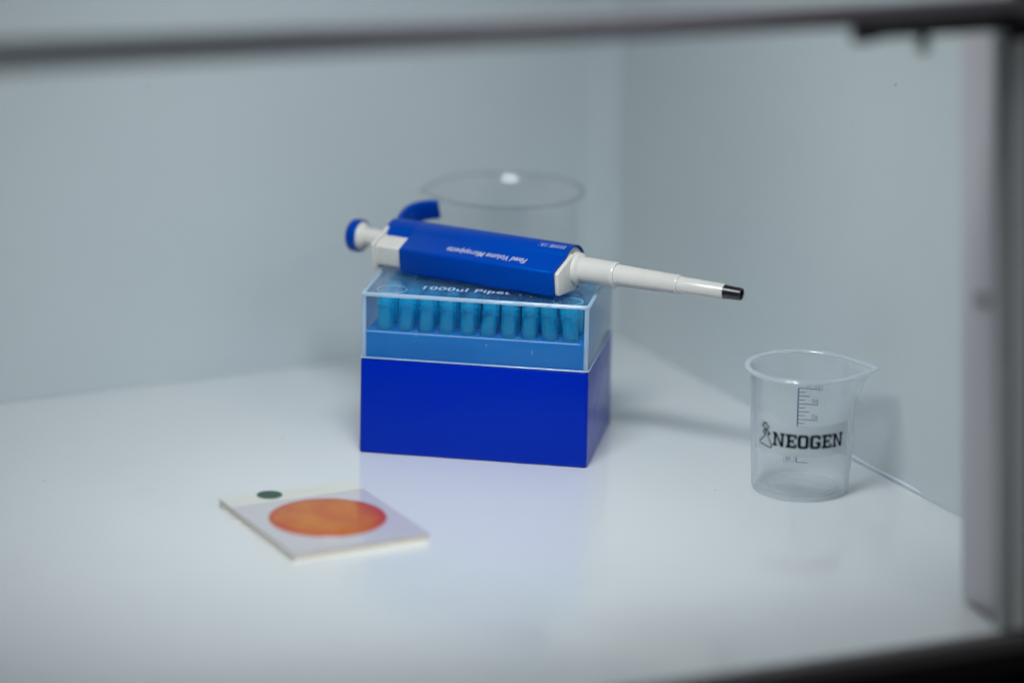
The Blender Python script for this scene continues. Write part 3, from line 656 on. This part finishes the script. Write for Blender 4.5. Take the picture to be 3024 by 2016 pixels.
# sticker on the near side: x runs to the camera's right
bm = bmesh.new(); aw = radians(58.5) * 0.0257; rect(bm, -aw, aw, 0.0240, 0.0402); bm.faces.ensure_lookup_table()
me = bpy.data.meshes.new('sticker'); bm.to_mesh(me); bm.free()
stk = link('sticker', on_wall(me, radians(-93.5), 0.00012, 1), M['sticker'], bk, smooth=60)
G = { # block letters with slab serifs on a 10 x 10 grid, rectangles and quads
 'N': [[(0, 0), (3.8, 0), (3.8, 1.6), (0, 1.6)], [(1, 1.6), (3, 1.6), (3, 8.4), (1, 8.4)], [(0, 8.4), (3.2, 8.4), (3.2, 10), (0, 10)], [(3.2, 10), (1.6, 10), (6.6, 0), (8.4, 0)], [(6.9, 0), (8.9, 0), (8.9, 8.4), (6.9, 8.4)], [(6, 8.4), (9.8, 8.4), (9.8, 10), (6, 10)]],
 'E': [[(0, 0), (8, 0), (8, 1.8), (0, 1.8)], [(1, 1.8), (3.4, 1.8), (3.4, 8.2), (1, 8.2)], [(0, 8.2), (8, 8.2), (8, 10), (0, 10)], [(6.4, 1.8), (8, 1.8), (8, 3.2), (6.4, 3.2)], [(6.4, 6.8), (8, 6.8), (8, 8.2), (6.4, 8.2)], [(3.4, 4.2), (5.6, 4.2), (5.6, 5.8), (3.4, 5.8)], [(5.0, 3.4), (6.1, 3.4), (6.1, 6.6), (5.0, 6.6)]],
 'O': [[(0, 1.4), (2.6, 1.4), (2.6, 8.6), (0, 8.6)], [(5.6, 1.4), (8.2, 1.4), (8.2, 8.6), (5.6, 8.6)], [(0, 1.4), (1.4, 0), (6.8, 0), (8.2, 1.4), (8.2, 2), (0, 2)], [(0, 8.6), (0, 8), (8.2, 8), (8.2, 8.6), (6.8, 10), (1.4, 10)]],
 'G': [[(0, 1.4), (2.6, 1.4), (2.6, 8.6), (0, 8.6)], [(5.6, 1.4), (8.2, 1.4), (8.2, 4.6), (5.6, 4.6)], [(0, 1.4), (1.4, 0), (6.8, 0), (8.2, 1.4), (8.2, 2), (0, 2)], [(0, 8.6), (0, 8), (8.2, 8), (8.2, 8.6), (6.8, 10), (1.4, 10)], [(5.8, 6.6), (8.2, 6.6), (8.2, 8), (5.8, 8)], [(4.3, 3.4), (8.2, 3.4), (8.2, 5.2), (4.3, 5.2)]],
}
bm = bmesh.new(); x = -0.0158; hL = 0.0072; sx = 0.000682; zb = 0.0284
adv = {'N': 10.5, 'E': 8.6, 'O': 8.9, 'G': 8.9}
for ch in 'NEOGEN':
    for pi_, poly in enumerate(G[ch]):
        bm.faces.new([bm.verts.new((x + px * sx, zb + py * hL / 10, 0)) for px, py in poly])
    x += adv[ch] * sx
me = bpy.data.meshes.new('brand_lettering'); bm.to_mesh(me); bm.free()
link('brand_lettering', on_wall(me, radians(-93.5), 0.00025, 1), M['navy'], stk)
# flask with a twisted strand rising from it
def stroke(bm, pts_, wv):
    for a, b in zip(pts_, pts_[1:]):
        a, b = Vector(a), Vector(b); d_ = (b - a); d_.normalize(); q = Vector((-d_.y, d_.x)) * wv / 2; e_ = d_ * wv * .3
        bm.faces.new([bm.verts.new((*(p), 0)) for p in (a - e_ - q, b + e_ - q, b + e_ + q, a - e_ + q)])
bm = bmesh.new(); fx = -0.0207
stroke(bm, [(fx + 0.0004, 0.0345), (fx + 0.0002, 0.0325), (fx - 0.0036, 0.0290), (fx - 0.0034, 0.0280), (fx + 0.0038, 0.0268), (fx + 0.0045, 0.0277), (fx + 0.0020, 0.0325), (fx + 0.0021, 0.0337), (fx + 0.0034, 0.0337)], 0.00060)
s_a, s_b = [], []
for i in range(23):
    t = i / 22; z = 0.0330 + 0.0064 * t; am = 0.0022 * sin(t * 2.1 * pi + 0.3)
    s_a.append((fx + 0.0010 + am - 0.0012 * t, z)); s_b.append((fx + 0.0010 - am - 0.0012 * t, z))
stroke(bm, s_a, 0.0006); stroke(bm, s_b, 0.0005)
for i in (4, 7, 11, 15): stroke(bm, [s_a[i], s_b[i]], 0.0003)
me = bpy.data.meshes.new('flask_emblem'); bm.to_mesh(me); bm.free()
link('flask_emblem', on_wall(me, radians(-93.5), 0.00025, 1), M['navy'], stk)
# moulded mark under the sticker on the base
me = lathe('moulded_ring', [(0.0172, 0), (0.0176, 0.0004), (0.0180, 0)], 64); link('moulded_ring', me, M['pprim'], bk, Matrix.Translation((0, 0, 0.0022)), smooth=60)

# ---------------------------------------------------------------- large glass beaker behind the box
GC = Vector((-0.0045, 1.7893, 0)); gb = thing('beaker', 'large clear glass beaker standing behind the blue tip box, only its rim showing', 'beaker', Matrix.Translation(GC))
body, rim = beaker_mesh('glass_body', 0.0385, 0.0390, 0.1070, 0.0014, radians(186), 0.0045, radians(26), 0.012, 0.0022, rc=0.006, flare=0.0026, fz=0.006)
link('wall', body, M['glass'], gb, smooth=40); link('rim', rim, M['glassrim'], gb, smooth=60)

# ---------------------------------------------------------------- culture film card
c_l, c_t, c_r, c_f = Vector((-0.1396, 1.5612, 0)), Vector((-0.0806, 1.5980, 0)), Vector((-0.0372, 1.5186, 0)), Vector((-0.0990, 1.4816, 0))
ctr = (c_l + c_t + c_r + c_f) / 4
cx_ = ((c_r - c_t) + (c_f - c_l)).normalized(); cy_ = Vector((-cx_.y, cx_.x, 0))     # x runs along the long side away from the strip
LL = ((c_r - c_t).length + (c_f - c_l).length) / 2; WW = ((c_t - c_l).length + (c_r - c_f).length) / 2
card = thing('culture_film_card', 'white culture film card with an orange disc, lying flat before the blue box', 'culture card', basis(ctr, cx_, cy_, Z))
link('base_card', boxm('base_card', -LL / 2 + .0008, LL / 2 + .0004, -WW / 2 - .0002, WW / 2 - .0012, 0.0, 0.0009, 0.0002), M['cardbase'], card)
link('spacer', boxm('spacer', -LL / 2 + .0008, LL / 2 - .0004, -WW / 2 + .0004, WW / 2 - .0008, 0.0010, 0.0030), M['foam'], card)
tf = link('top_film', boxm('top_film', -LL / 2, LL / 2, -WW / 2, WW / 2, 0.0031, 0.0040, 0.0002), M['card'], card)
link('cream_strip', boxm('cream_strip', -LL / 2 + .0003, -LL / 2 + 0.0155, -WW / 2 + .0003, WW / 2 - .0003, 0.00405, 0.00413), M['cream'], tf)
def loc(v): d_ = Vector((v[0], v[1], 0)) - ctr; return d_.dot(cx_), d_.dot(cy_)
gx, gy = loc((-0.1170, 1.5698)); me = lathe('green_dot', [(0, 0), (0.0063, 0), (0.0063, 0.00012), (0, 0.00012)], 48)
link('green_dot', me, M['green'], tf, Matrix.Translation((gx, gy, 0.00415)))
gx, gy = loc((-0.0868, 1.5378)); me = lathe('gel_disc', [(0.0283, 0), (0.0281, 0.00025), (0.0270, 0.0004), (0.012, 0.0005), (0, 0.0005)], 96)
disc = link('gel_disc', me, M['gel'], tf, Matrix.Translation((gx, gy, 0.0040)), smooth=60)
for (bx, by) in ((-0.1083, 1.5405), (-0.1007, 1.5345)):
    qx, qy = loc((bx, by)); me = lathe('gas_bubble', [(0.0013, 0), (0.0010, 0.0003), (0, 0.0004)], 20); link('gas_bubble', me, M['bubble'], disc, Matrix.Translation((qx - gx, qy - gy, 0.00045)), smooth=60)
# faint illegible handwriting line on the strip, built as short dashes
bm = bmesh.new(); yy = -0.004
while yy < 0.022:
    l = random.uniform(0.0008, 0.0022); rect(bm, -LL / 2 + 0.0070, -LL / 2 + 0.0076 + random.uniform(0, .0007), yy, yy + l); yy += l + random.uniform(.0004, .0014)
me = bpy.data.meshes.new('faint_print'); bm.to_mesh(me); bm.free()
link('faint_print', me, M['greyink'], tf, Matrix.Translation((0, 0, 0.00418)))
